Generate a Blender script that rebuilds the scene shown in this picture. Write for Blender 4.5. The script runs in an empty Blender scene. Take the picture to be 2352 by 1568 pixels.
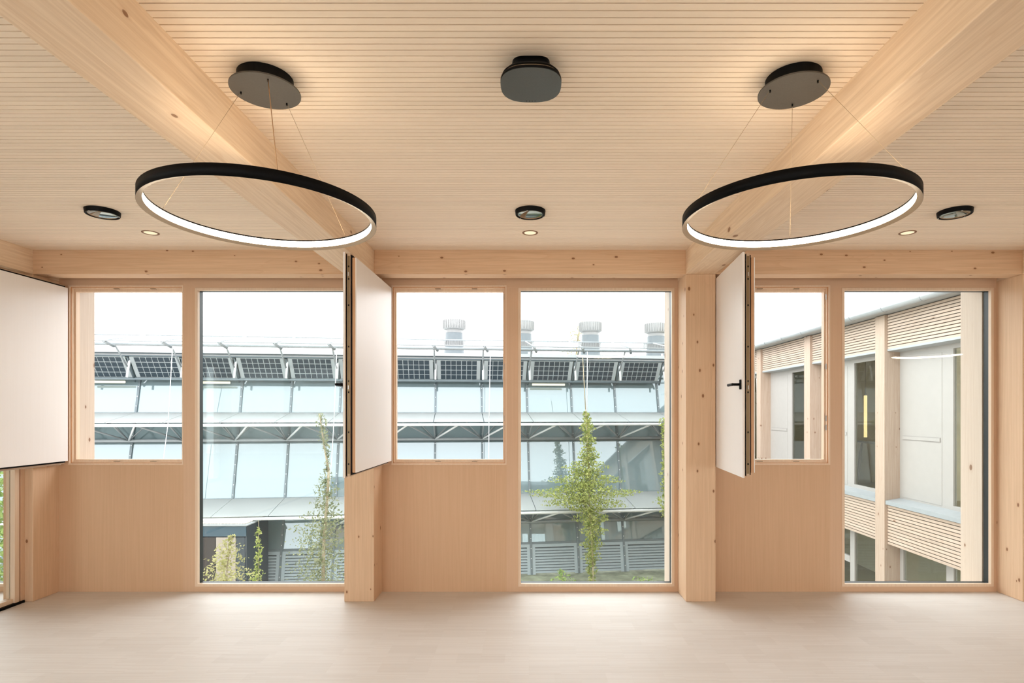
import bpy, math, random
from math import sin, cos, pi, radians, atan, sqrt
from mathutils import Vector, Matrix

random.seed(7)
SC = bpy.context.scene
C = SC.collection

# ------------------------------------------------------------------ camera, sky, exposure
FPX = 20.0 / 36.0 * 2352.0          # focal length in photograph pixels
HC = 1.6376                         # camera height above the room floor
cam_d = bpy.data.cameras.new('camera'); cam = bpy.data.objects.new('camera', cam_d); C.objects.link(cam)
cam.location = (0, 0, HC); cam.rotation_euler = (pi / 2, 0, 0)
cam_d.lens = 20.0; cam_d.sensor_width = 36.0; cam_d.sensor_fit = 'HORIZONTAL'
cam_d.shift_x = -39.0 / 2352.0; cam_d.shift_y = 163.0 / 2352.0
cam_d.clip_start = 0.05; cam_d.clip_end = 500
SC.camera = cam

SKY = 3.3                           # overcast sky radiance
RING = 21.0                         # ring lamp radiance
w = bpy.data.worlds.new('overcast'); SC.world = w; w.use_nodes = True
bg = w.node_tree.nodes['Background']
bg.inputs[0].default_value = (0.965, 0.98, 1.0, 1); bg.inputs[1].default_value = SKY

SC.view_settings.view_transform = 'Standard'; SC.view_settings.look = 'None'
SC.view_settings.exposure = 0.62; SC.view_settings.gamma = 1.0; SC.view_settings.use_curve_mapping = False
SC.cycles.use_denoising = True
try: SC.cycles.denoiser = 'OPENIMAGEDENOISE'
except Exception: pass
SC.cycles.max_bounces = 14; SC.cycles.diffuse_bounces = 8; SC.cycles.glossy_bounces = 6
SC.cycles.transparent_max_bounces = 24
SC.cycles.sample_clamp_indirect = 12.0
SC.cycles.caustics_reflective = False; SC.cycles.caustics_refractive = False

# ------------------------------------------------------------------ main dimensions (metres)
YW = 5.20      # inner face of window wall
YC = 4.925     # front of columns and edge beam
ZB = 2.836     # underside of beams
ZCE = 3.0436   # underside of ceiling slats
ZTOP = 3.075
YB = -3.2      # wall behind the viewer
XL, XR = -7.45, 7.30
COLS = [(-4.553, -4.295), (-1.600, -1.342), (1.3585, 1.616), (4.275, 4.533)]

def px(x, y, Y):
    """photograph pixel -> point at depth Y"""
    return Vector(((x - 1215.0) / FPX * Y, Y, HC - (y - 947.0) / FPX * Y))

# ------------------------------------------------------------------ mesh helpers
class MB:
    def __init__(s): s.v = []; s.f = []; s.sm = []
    def add(s, vs, fs, smooth=False):
        o = len(s.v); s.v += [tuple(p) for p in vs]
        s.f += [tuple(i + o for i in f) for f in fs]; s.sm += [smooth] * len(fs); return s
    def box(s, x0, x1, y0, y1, z0, z1):
        vs = [(x0, y0, z0), (x1, y0, z0), (x1, y1, z0), (x0, y1, z0), (x0, y0, z1), (x1, y0, z1), (x1, y1, z1), (x0, y1, z1)]
        return s.add(vs, [(3, 2, 1, 0), (4, 5, 6, 7), (0, 1, 5, 4), (1, 2, 6, 5), (2, 3, 7, 6), (3, 0, 4, 7)])
    def hexa(s, p):
        """8 points: bottom loop then top loop"""
        return s.add(p, [(3, 2, 1, 0), (4, 5, 6, 7), (0, 1, 5, 4), (1, 2, 6, 5), (2, 3, 7, 6), (3, 0, 4, 7)])
    def ring(s, x0, x1, z0, z1, wl, wr, wb, wt, y0, y1):
        """rectangular frame in the xz plane, widths inside the outer rectangle"""
        a, b, c, d = x0 + wl, x1 - wr, z0 + wb, z1 - wt
        O = [(x0, z0), (x1, z0), (x1, z1), (x0, z1)]; I = [(a, c), (b, c), (b, d), (a, d)]
        vs = [(p[0], y, p[1]) for y in (y0, y1) for p in O + I]
        fs = []
        for i in range(4):
            j = (i + 1) % 4
            fs += [(i, j, 4 + j, 4 + i), (8 + j, 8 + i, 12 + i, 12 + j), (i, 8 + i, 8 + j, j), (4 + i, 4 + j, 12 + j, 12 + i)]
        return s.add(vs, fs)
    def tube(s, a, b, r, n=8, r2=None, caps=True):
        a = Vector(a); b = Vector(b); r2 = r if r2 is None else r2
        d = (b - a).normalized(); t = Vector((0, 0, 1)) if abs(d.z) < 0.9 else Vector((1, 0, 0))
        u = d.cross(t).normalized(); v = d.cross(u)
        vs = []
        for p, rr in ((a, r), (b, r2)):
            for k in range(n):
                q = 2 * pi * k / n; vs.append(p + u * (rr * cos(q)) + v * (rr * sin(q)))
        fs = [(k, (k + 1) % n, n + (k + 1) % n, n + k) for k in range(n)]
        s.add(vs, fs, True)
        if caps:
            o = len(s.v) - 2 * n
            s.f += [tuple(o + k for k in reversed(range(n))), tuple(o + n + k for k in range(n))]; s.sm += [False, False]
        return s
    def lathe(s, prof, n=48, cx=0, cy=0, closed=False, smooth=True):
        """revolve (r, z) profile about the vertical axis through cx, cy"""
        m = len(prof); vs = []
        for k in range(n):
            q = 2 * pi * k / n
            for r, z in prof: vs.append((cx + r * cos(q), cy + r * sin(q), z))
        fs = []
        for k in range(n):
            k2 = (k + 1) % n
            for i in range(m if closed else m - 1):
                i2 = (i + 1) % m
                fs.append((k * m + i, k2 * m + i, k2 * m + i2, k * m + i2))
        return s.add(vs, fs, smooth)
    def prism(s, pts, z0, z1):
        n = len(pts)
        vs = [(p[0], p[1], z0) for p in pts] + [(p[0], p[1], z1) for p in pts]
        s.add(vs, [tuple(reversed(range(n))), tuple(range(n, 2 * n))])
        o = len(s.v) - 2 * n
        s.f += [(o + k, o + (k + 1) % n, o + n + (k + 1) % n, o + n + k) for k in range(n)]; s.sm += [True] * n
        return s
    def mesh(s, name, mat):
        me = bpy.data.meshes.new(name); me.from_pydata(s.v, [], s.f); me.update()
        me.polygons.foreach_set('use_smooth', s.sm)
        if mat: me.materials.append(mat)
        return me

def tag(o, label=None, cat=None, group=None, kind=None):
    if label: o['label'] = label
    if cat: o['category'] = cat
    if group: o['group'] = group
    if kind: o['kind'] = kind
    return o

def link(name, me, parent=None, loc=None):
    o = bpy.data.objects.new(name, me); C.objects.link(o)
    if parent is not None: o.parent = parent
    if loc is not None: o.location = loc
    return o

def empty(name, loc=(0, 0, 0), rz=0.0, label=None, cat=None, group=None, kind=None, parent=None):
    o = bpy.data.objects.new(name, None); C.objects.link(o)
    o.location = loc; o.rotation_euler = (0, 0, rz); o.empty_display_size = 0.1
    if parent is not None: o.parent = parent
    return tag(o, label, cat, group, kind)

def root_loc(o):
    """world offset of an unrotated parent chain"""
    l = Vector((0, 0, 0))
    while o is not None: l += Vector(o.location); o = o.parent
    return l

def part(mb, name, mat, parent, bevel=0.0, label=None, kind=None):
    """mesh given in world coordinates, parented to an unrotated thing"""
    o = link(name, mb.mesh(name, mat), parent)
    if parent is not None: o.location = -root_loc(parent)
    if bevel: bev(o, bevel)
    return tag(o, label, kind=kind)

def bev(o, wd, seg=2):
    m = o.modifiers.new('bevel', 'BEVEL'); m.width = wd; m.segments = seg; m.limit_method = 'ANGLE'
    m.angle_limit = radians(40)

# ------------------------------------------------------------------ materials
class N:
    def __init__(s, name):
        s.m = bpy.data.materials.new(name); s.m.use_nodes = True; s.t = s.m.node_tree
        for n in list(s.t.nodes): s.t.nodes.remove(n)
        s.out = s.t.nodes.new('ShaderNodeOutputMaterial')
    def n(s, typ, **kw):
        nd = s.t.nodes.new('ShaderNode' + typ)
        for k, v in kw.items():
            if k.startswith('i_'): nd.inputs[k[2:].replace('_', ' ')].default_value = v
            else: setattr(nd, k, v)
        return nd
    def l(s, a, b): s.t.links.new(a, b)
    def ramp(s, src, stops, interp='LINEAR'):
        r = s.n('ValToRGB'); r.color_ramp.interpolation = interp
        e = r.color_ramp.elements
        while len(e) < len(stops): e.new(0.5)
        for k, (p, c) in enumerate(stops):
            e[k].position = p; e[k].color = (c[0], c[1], c[2], 1) if hasattr(c, '__len__') else (c, c, c, 1)
        s.l(src, r.inputs[0]); return r.outputs[0]
    def mix(s, fac, a, b, mode='MIX'):
        m = s.n('Mix', data_type='RGBA', blend_type=mode)
        for sock, v in ((0, fac), (6, a), (7, b)):
            if hasattr(v, 'default_value') or hasattr(v, 'is_output'): s.l(v, m.inputs[sock])
            else: m.inputs[sock].default_value = (v[0], v[1], v[2], 1) if hasattr(v, '__len__') else v
        return m.outputs[2]
    def math(s, op, a, b=None, c=None):
        m = s.n('Math', operation=op)
        for k, v in enumerate((a, b, c)):
            if v is None: continue
            if hasattr(v, 'is_output'): s.l(v, m.inputs[k])
            else: m.inputs[k].default_value = v
        return m.outputs[0]
    def done(s, sh): s.l(sh, s.out.inputs['Surface']); return s.m

def plain(name, col, rough=0.5, metal=0.0, spec=0.5, var=0.04, scale=8.0, emit=None, bump=0.0):
    g = N(name); b = g.n('BsdfPrincipled')
    tc = g.n('TexCoord'); nz = g.n('TexNoise', i_Scale=scale, i_Detail=3.0); g.l(tc.outputs['Object'], nz.inputs['Vector'])
    c = g.mix(g.ramp(nz.outputs['Fac'], [(0.3, 0.0), (0.7, 1.0)]), [x * (1 - var) for x in col], [min(1, x * (1 + var)) for x in col])
    g.l(c, b.inputs['Base Color']); b.inputs['Roughness'].default_value = rough; b.inputs['Metallic'].default_value = metal
    b.inputs['Specular IOR Level'].default_value = spec
    if bump:
        bp = g.n('Bump', i_Strength=bump, i_Distance=0.01); g.l(nz.outputs['Fac'], bp.inputs['Height']); g.l(bp.outputs[0], b.inputs['Normal'])
    return g.done(b.outputs[0])

def wood(name, col, axis='X', knots=0.5, grain=0.16, rough=0.55, objrand=0.0, kscale=3.2, ring=0.10, spec=0.35):
    """spruce: stretched grain, faint year rings, scattered knots"""
    g = N(name); b = g.n('BsdfPrincipled'); tc = g.n('TexCoord')
    oi = g.n('ObjectInfo')
    off = g.n('VectorMath', operation='SCALE'); off.inputs[0].default_value = (37, 19, 53); g.l(oi.outputs['Random'], off.inputs['Scale'])
    add = g.n('VectorMath', operation='ADD'); g.l(tc.outputs['Object'], add.inputs[0]); g.l(off.outputs[0], add.inputs[1])
    def mp(along, across):
        sc = {'X': (along, across, across), 'Y': (across, along, across), 'Z': (across, across, along)}[axis]
        m = g.n('Mapping'); m.inputs['Scale'].default_value = sc; g.l(add.outputs[0], m.inputs['Vector']); return m.outputs[0]
    n1 = g.n('TexNoise', i_Scale=1.0, i_Detail=5.0, i_Roughness=0.6); g.l(mp(1.6, 70), n1.inputs['Vector'])
    n2 = g.n('TexNoise', i_Scale=1.0, i_Detail=2.0, i_Distortion=0.6); g.l(mp(0.45, 7.0), n2.inputs['Vector'])
    w2 = g.math('FRACT', g.math('MULTIPLY', n2.outputs['Fac'], 11.0))
    rings = g.ramp(w2, [(0.0, 1.0), (0.72, 0.75), (0.93, 0.0), (1.0, 1.0)])
    n3 = g.n('TexNoise', i_Scale=1.0, i_Detail=2.0); g.l(mp(0.5, 2.2), n3.inputs['Vector'])
    dark = [x * (1 - grain * k) for x, k in zip(col, (0.8, 1.1, 1.4))]
    light = [min(1, x * (1 + grain * 0.45)) for x in col]
    c = g.mix(g.ramp(n1.outputs['Fac'], [(0.32, 0.0), (0.68, 1.0)]), dark, light)
    rd = [x * k for x, k in zip(col, (0.84, 0.74, 0.64))]
    inv = g.math('MULTIPLY', g.math('SUBTRACT', 1.0, rings), ring * 4)
    c = g.mix(inv, c, rd)
    c = g.mix(g.ramp(n3.outputs['Fac'], [(0.35, 0.0), (0.65, 0.10)]), c, [x * 0.86 for x in col])
    if knots > 0:
        sx = g.n('SeparateXYZ'); g.l(add.outputs[0], sx.inputs[0])
        ax = {'X': (0, 1, 2), 'Y': (1, 0, 2), 'Z': (2, 0, 1)}[axis]
        al = g.math('MULTIPLY', sx.outputs[ax[0]], kscale * 0.6)
        ac = g.math('MULTIPLY', g.math('ADD', sx.outputs[ax[1]], sx.outputs[ax[2]]), kscale)
        cb = g.n('CombineXYZ'); g.l(al, cb.inputs[0]); g.l(ac, cb.inputs[1])
        vo = g.n('TexVoronoi', voronoi_dimensions='2D', i_Scale=1.0); g.l(cb.outputs[0], vo.inputs['Vector'])
        sep = g.n('SeparateColor'); g.l(vo.outputs['Color'], sep.inputs[0])
        sel = g.math('LESS_THAN', sep.outputs[0], knots)
        size = g.math('MULTIPLY_ADD', sep.outputs[1], 0.055, 0.035)
        d = g.math('DIVIDE', vo.outputs['Distance'], size)
        core = g.math('MULTIPLY', sel, g.ramp(d, [(0.0, 0.9), (0.75, 0.85), (1.0, 0.0)]))
        halo = g.math('MULTIPLY', sel, g.ramp(g.math('MULTIPLY', d, 0.45), [(0.0, 0.35), (1.0, 0.0)]))
        c = g.mix(halo, c, [x * k for x, k in zip(col, (0.62, 0.42, 0.28))])
        c = g.mix(core, c, [x * k for x, k in zip(col, (0.30, 0.17, 0.10))])
    if objrand:
        hv = g.n('HueSaturation'); g.l(c, hv.inputs['Color'])
        g.l(g.math('MULTIPLY_ADD', oi.outputs['Random'], objrand, 1 - objrand * 0.5), hv.inputs['Value']); c = hv.outputs[0]
    g.l(c, b.inputs['Base Color']); b.inputs['Roughness'].default_value = rough; b.inputs['Specular IOR Level'].default_value = spec
    bp = g.n('Bump', i_Strength=0.05, i_Distance=0.002); g.l(n1.outputs['Fac'], bp.inputs['Height']); g.l(bp.outputs[0], b.inputs['Normal'])
    return g.done(b.outputs[0])

def glass(name, tint=(0.97, 0.99, 0.985), f0=0.04):
    g = N(name); tr = g.n('BsdfTransparent'); tr.inputs[0].default_value = (*tint, 1)
    gl = g.n('BsdfGlossy'); gl.inputs['Roughness'].default_value = 0.0
    lw = g.n('LayerWeight', i_Blend=0.5)
    p5 = g.math('POWER', lw.outputs['Facing'], 5.0)
    fac = g.math('MULTIPLY_ADD', p5, 1.0 - f0, f0)
    mx = g.n('MixShader'); g.l(fac, mx.inputs[0]); g.l(tr.outputs[0], mx.inputs[1]); g.l(gl.outputs[0], mx.inputs[2])
    return g.done(mx.outputs[0])

def emitter(name, col, strength):
    g = N(name); e = g.n('Emission'); e.inputs[0].default_value = (*col, 1); e.inputs[1].default_value = strength
    return g.done(e.outputs[0])

def leafmat(name, a, b2):
    g = N(name); tc = g.n('TexCoord'); nz = g.n('TexNoise', i_Scale=9.0, i_Detail=2.0); g.l(tc.outputs['Object'], nz.inputs['Vector'])
    c = g.mix(g.ramp(nz.outputs['Fac'], [(0.35, 0.0), (0.65, 1.0)]), a, b2)
    d = g.n('BsdfDiffuse'); t = g.n('BsdfTranslucent'); g.l(c, d.inputs[0]); g.l(c, t.inputs[0])
    mx = g.n('MixShader'); mx.inputs[0].default_value = 0.4; g.l(d.outputs[0], mx.inputs[1]); g.l(t.outputs[0], mx.inputs[2])
    return g.done(mx.outputs[0])

def frosted(name, col):
    g = N(name); d = g.n('BsdfDiffuse'); t = g.n('BsdfTranslucent'); d.inputs[0].default_value = (*col, 1); t.inputs[0].default_value = (*col, 1)
    tc = g.n('TexCoord'); nz = g.n('TexNoise', i_Scale=2.0); g.l(tc.outputs['Object'], nz.inputs['Vector'])
    mx = g.n('MixShader'); g.l(g.math('MULTIPLY_ADD', nz.outputs['Fac'], .1, .55), mx.inputs[0]); g.l(d.outputs[0], mx.inputs[1]); g.l(t.outputs[0], mx.inputs[2])
    return g.done(mx.outputs[0])
SPR = (0.70, 0.49, 0.325)
M = {}
M['beam_y'] = wood('spruce beam along y', (0.81, 0.645, 0.475), 'Y', knots=0.30, kscale=4.2)
M['beam_x'] = wood('spruce beam along x', SPR, 'X', knots=0.33, kscale=9.0)
M['col'] = wood('spruce column', SPR, 'Z', knots=0.36, kscale=7.6, ring=0.05, grain=0.10)
M['slat'] = wood('ceiling slat', (0.88, 0.755, 0.61), 'X', knots=0.0, grain=0.035, objrand=0.06, ring=0.0, rough=0.6)
M['frame'] = wood('window frame veneer', (0.66, 0.445, 0.295), 'Z', knots=0.0, grain=0.05, ring=0.0, rough=0.45)
M['frame_x'] = wood('window frame veneer lying', (0.66, 0.445, 0.295), 'X', knots=0.0, grain=0.05, ring=0.0, rough=0.45)
M['rebate'] = wood('rebate timber', (0.77, 0.60, 0.45), 'Z', knots=0.0, grain=0.08, ring=0.02, rough=0.4)
M['panel'] = wood('wall panel veneer', (0.635, 0.415, 0.26), 'Z', knots=0.0, grain=0.06, ring=0.0, rough=0.5)
M['sash'] = wood('pale sash panel', (0.82, 0.78, 0.75), 'Z', knots=0.0, grain=0.012, ring=0.0, rough=0.4)
M['sash_edge'] = wood('sash edge timber', (0.58, 0.33, 0.18), 'Z', knots=0.0, grain=0.12, ring=0.03, rough=0.4)
M['lip'] = wood('sash lip timber', (0.55, 0.40, 0.28), 'Z', knots=0.0, grain=0.1, ring=0.02)
M['backing'] = plain('ceiling felt', (0.10, 0.055, 0.03), 0.9)
M['black'] = plain('black metal', (0.003, 0.003, 0.0035), 0.55, spec=0.12)
M['gasket'] = plain('black gasket', (0.018, 0.02, 0.02), 0.45)
M['hardware'] = plain('bronze hardware', (0.22, 0.15, 0.075), 0.4, metal=0.6)
M['steel'] = plain('steel hardware', (0.45, 0.43, 0.40), 0.35, metal=0.9)
M['grey_plate'] = plain('grey powder coat', (0.085, 0.076, 0.066), 0.5, spec=0.2, var=0.06, scale=160)
M['dark_plate'] = plain('dark grey powder coat', (0.060, 0.066, 0.062), 0.42, spec=0.4, var=0.08, scale=160)
M['pale'] = plain('pale gap strip', (0.55, 0.40, 0.25), 0.5)
M['wire'] = plain('steel wire', (0.52, 0.38, 0.24), 0.4, metal=0.3)
M['cord'] = plain('beige cord', (0.42, 0.25, 0.13), 0.6)
M['ring_in'] = emitter('ring diffuser', (1.0, 0.82, 0.60), RING)
M['spot'] = emitter('downlight glow', (1.0, 0.76, 0.50), 0.82)
M['spot_rim'] = plain('brown downlight rim', (0.20, 0.085, 0.03), 0.5)
M['chrome'] = plain('dark mirror', (0.24, 0.255, 0.235), 0.05, metal=1.0, var=0.0)
M['glass'] = glass('window glass')
M['plaster'] = plain('pale plaster', (0.80, 0.73, 0.65), 0.8, var=0.02)
M['white_wall'] = plain('whitewashed wall', (0.84, 0.79, 0.73), 0.8, var=0.02)

def floor_mat():
    g = N('pale strip parquet'); b = g.n('BsdfPrincipled'); tc = g.n('TexCoord')
    mp = g.n('Mapping'); g.l(tc.outputs['Object'], mp.inputs['Vector'])
    br = g.n('TexBrick', offset=0.37, offset_frequency=2)
    br.inputs['Scale'].default_value = 1.0; br.inputs['Brick Width'].default_value = 0.32; br.inputs['Row Height'].default_value = 0.011
    br.inputs['Mortar Size'].default_value = 0.0004; br.inputs['Mortar Smooth'].default_value = 1.0; br.inputs['Bias'].default_value = 0.0
    br.inputs['Color1'].default_value = (0.70, 0.665, 0.63, 1); br.inputs['Color2'].default_value = (0.65, 0.605, 0.565, 1)
    br.inputs['Mortar'].default_value = (0.57, 0.515, 0.46, 1)
    g.l(mp.outputs[0], br.inputs['Vector'])
    b2 = g.n('TexBrick', offset=0.5, offset_frequency=2)
    b2.inputs['Scale'].default_value = 1.0; b2.inputs['Brick Width'].default_value = 0.32; b2.inputs['Row Height'].default_value = 0.143
    b2.inputs['Mortar Size'].default_value = 0.0003
    b2.inputs['Color1'].default_value = (1, 1, 1, 1); b2.inputs['Color2'].default_value = (0.935, 0.925, 0.915, 1); b2.inputs['Mortar'].default_value = (0.95, 0.94, 0.93, 1)
    g.l(mp.outputs[0], b2.inputs['Vector'])
    nz = g.n('TexNoise', i_Scale=1.0, i_Detail=4.0)
    m2 = g.n('Mapping'); m2.inputs['Scale'].default_value = (3, 160, 1); g.l(tc.outputs['Object'], m2.inputs['Vector']); g.l(m2.outputs[0], nz.inputs['Vector'])
    c = g.mix(1.0, br.outputs['Color'], b2.outputs['Color'], 'MULTIPLY')
    c = g.mix(g.ramp(nz.outputs['Fac'], [(0.35, 0.0), (0.7, 0.35)]), c, (0.64, 0.585, 0.53))
    g.l(c, b.inputs['Base Color']); b.inputs['Roughness'].default_value = 0.5; b.inputs['Specular IOR Level'].default_value = 0.3
    return g.done(b.outputs[0])
M['floor'] = floor_mat()

# outside
M['cream'] = plain('cream panel', (0.375, 0.36, 0.335), 0.55, var=0.02)
M['cream_dark'] = plain('cream joint', (0.30, 0.29, 0.27), 0.6)
M['larch'] = wood('larch cladding', (0.52, 0.425, 0.345), 'Y', knots=0.25, kscale=3.0, grain=0.18, objrand=0.16, ring=0.05)
M['post_out'] = wood('exterior spruce post', (0.46, 0.365, 0.29), 'Z', knots=0.35, kscale=5.0)
M['post_pale'] = wood('pale exterior post', (0.62, 0.52, 0.43), 'Z', knots=0.3, kscale=4.5, grain=0.10, ring=0.04)
M['shadow_gap'] = plain('cladding membrane', (0.035, 0.03, 0.027), 0.9)
M['zinc'] = plain('zinc sheet', (0.36, 0.39, 0.40), 0.45, metal=0.2)
M['dark_room'] = plain('dim interior', (0.80, 0.74, 0.62), 0.8)
M['wing_floor'] = plain('wing floor', (0.45, 0.40, 0.33), 0.6)
M['tube_light'] = emitter('tube light', (1.0, 0.74, 0.36), 1.3)
M['tint_glass'] = glass('tinted glass', (0.82, 0.84, 0.80), 0.05)
M['steel_grey'] = plain('galvanised steel', (0.25, 0.275, 0.285), 0.5, metal=0.1)
M['steel_white'] = plain('white steel tube', (0.66, 0.68, 0.68), 0.45)
M['steel_dark'] = plain('dark steel', (0.07, 0.095, 0.105), 0.5)
M['mull'] = plain('facade mullion', (0.13, 0.165, 0.18), 0.5)
M['ledge'] = frosted('frosted glass ledge', (0.62, 0.65, 0.645))
M['louver'] = plain('louver metal', (0.32, 0.38, 0.405), 0.5)
M['cell'] = plain('solar cell', (0.02, 0.034, 0.046), 0.3)
M['pv_glass'] = frosted('solar panel glass', (0.70, 0.75, 0.76))
M['roof_grey'] = plain('roof sheet', (0.46, 0.49, 0.50), 0.6)
M['vent_white'] = plain('white vent metal', (0.25, 0.25, 0.245), 0.5)
M['vent_grey'] = plain('grey vent body', (0.12, 0.14, 0.15), 0.5)
M['clear'] = glass('canopy glass', (0.95, 0.96, 0.96), 0.06)
def facade_glass():
    g = N('mirrored facade glass'); gl = g.n('BsdfGlossy'); gl.inputs['Roughness'].default_value = 0.01
    gl.inputs[0].default_value = (0.86, 0.93, 0.955, 1)
    d = g.n('BsdfDiffuse'); d.inputs[0].default_value = (0.17, 0.23, 0.245, 1)
    lw = g.n('LayerWeight', i_Blend=0.5); p5 = g.math('POWER', lw.outputs['Facing'], 5.0)
    fac = g.math('MULTIPLY_ADD', p5, 0.70, 0.132)
    mx = g.n('MixShader'); g.l(fac, mx.inputs[0]); g.l(d.outputs[0], mx.inputs[1]); g.l(gl.outputs[0], mx.inputs[2])
    return g.done(mx.outputs[0])
M['facade_glass'] = facade_glass()
M['slate'] = plain('slate blue panel', (0.022, 0.034, 0.044), 0.35)
M['slate_light'] = plain('blue fascia panel', (0.025, 0.058, 0.08), 0.35)
M['beige_door'] = plain('beige door panel', (0.28, 0.24, 0.20), 0.6)
M['gravel'] = plain('gravel', (0.60, 0.56, 0.48), 0.9, var=0.45, scale=26, bump=0.6)
M['paving'] = plain('pale paving', (0.66, 0.64, 0.60), 0.8, var=0.06, scale=2)  # kept pale so the unseen ground bounces daylight into the room
M['bounce_gravel'] = plain('pale bounce gravel', (0.60, 0.57, 0.52), 0.9, var=0.12, scale=20)  # pale tone chosen to bounce daylight up onto the ceiling
M['grass'] = plain('courtyard green', (0.24, 0.26, 0.18), 0.9, var=0.4, scale=3)
M['leaf_a'] = leafmat('vine leaf', (0.23, 0.30, 0.07), (0.52, 0.54, 0.21))
M['leaf_b'] = leafmat('tree leaf', (0.15, 0.185, 0.09), (0.34, 0.355, 0.22))
M['leaf_c'] = leafmat('yellow shrub leaf', (0.32, 0.32, 0.12), (0.50, 0.47, 0.26))
M['leaf_d'] = leafmat('hedge leaf', (0.17, 0.27, 0.08), (0.36, 0.45, 0.17))
M['leaf_e'] = leafmat('autumn leaf', (0.38, 0.33, 0.15), (0.36, 0.36, 0.27))
M['bark'] = plain('pale bark', (0.32, 0.27, 0.18), 0.8, var=0.2, scale=30)

# ------------------------------------------------------------------ room shell
fl = part(MB().box(XL - .2, XR + .2, YB - .2, YW + .1, -0.12, 0.0), 'floor', M['floor'], None)
tag(fl, 'pale whitewashed strip parquet floor of the room', 'floor', kind='structure')

ceil = part(MB().box(XL - .2, XR + .2, YB - .2, YW + .33, ZTOP, ZTOP + 0.25), 'ceiling', M['backing'], None)
tag(ceil, 'timber slat ceiling with narrow dark joints between beams', 'ceiling', kind='structure')
PITCH, SLW, SLT = 0.0362, 0.0306, 0.026
BAYS = [(-4.295, -1.600), (-1.342, 1.3585), (1.616, 4.275)]
y_first = 1.80
n_slat = int((YC - y_first) / PITCH)
for bi, (a, b) in enumerate(BAYS):
    me = MB().box(a - .003, b + .003, -SLW / 2, SLW / 2, ZCE, ZCE + SLT).mesh('slat', M['slat'])
    for k in range(n_slat):
        yy = YC - 0.004 - SLW / 2 - k * PITCH
        link('slat', me, ceil, (0, yy, 0))
rest = MB()
for a, b in BAYS:
    yy = YC - 0.004 - SLW / 2 - n_slat * PITCH
    while yy > YB:
        rest.box(a - .003, b + .003, yy - SLW / 2, yy + SLW / 2, ZCE, ZCE + SLT); yy -= PITCH
for a, b in ((XL, -4.55), (4.53, XR)):
    yy = YC - 0.004 - SLW / 2
    while yy > YB:
        rest.box(a, b, yy - SLW / 2, yy + SLW / 2, ZCE, ZCE + SLT); yy -= PITCH
part(rest, 'slat_field', M['slat'], ceil, kind='stuff')

ws = part(MB().box(XL - .2, XL, 1.2, YW + .1, 0, 2.76), 'wall_left_front', M['plaster'], None); tag(ws, 'plain wall piece of the neighbouring room beside its added windows', 'wall', kind='structure')
wr = part(MB().box(XR, XR + .2, YB, YW + .1, 0, ZTOP), 'wall_right', M['plaster'], None); tag(wr, 'plain wall closing the room far to the right', 'wall', kind='structure')
wl = part(MB().box(XL - .2, XL, YB, YW + .1, 2.76, ZTOP), 'wall_left', M['plaster'], None); tag(wl, 'plain wall strip above the added side glazing of the neighbouring room', 'wall', kind='structure')
wb = part(MB().box(XL - .2, XR + .2, YB - .2, YB, 2.76, ZTOP), 'wall_rear', M['white_wall'], None); tag(wb, 'whitewashed wall above the added glazing behind the viewer', 'wall', kind='structure')

# columns and beams
clab = ['light spruce corner column beside the glass partition', 'light spruce column left of the middle window, behind an open shutter',
        'light spruce column between the middle and right windows', 'pale spruce pilaster at the right end of the window wall']
for (a, b), lb in zip(COLS, clab):
    o = part(MB().box(a, b, YC, YW + .06, 0, ZB), 'timber_column', M['col'], None, bevel=0.004)
    tag(o, lb, 'column', 'timber columns', 'structure')
blab = ['spruce edge beam over the glass partition on the left', 'long spruce ceiling beam running under the left ring lamp',
        'long spruce ceiling beam running under the right ring lamp', 'spruce ceiling beam at the far right column']
for i, ((a, b), lb) in enumerate(zip(COLS, blab)):
    o = part(MB().box(a, b, YB, YW + .06, ZB, ZTOP), 'ceiling_beam', M['beam_y'], None, bevel=0.004)
    tag(o, lb, 'beam', 'ceiling beams', 'structure')
WB = [(-7.25, -4.553), (-4.295, -1.600), (-1.342, 1.3585), (1.616, 4.275), (4.533, 7.2)]   # window bays
elab = ['knotty spruce edge beam above the neighbouring room window', 'knotty spruce edge beam above the left window',
        'knotty spruce edge beam above the middle window', 'knotty spruce edge beam above the right window', 'knotty spruce edge beam above the window right of the frame']
for (a, b), lb in zip(WB, elab):
    o = part(MB().box(a, b, YC, 5.078, ZB, ZTOP), 'edge_beam', M['beam_x'], None, bevel=0.003)
    tag(o, lb, 'beam', 'edge beams', 'structure')

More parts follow.
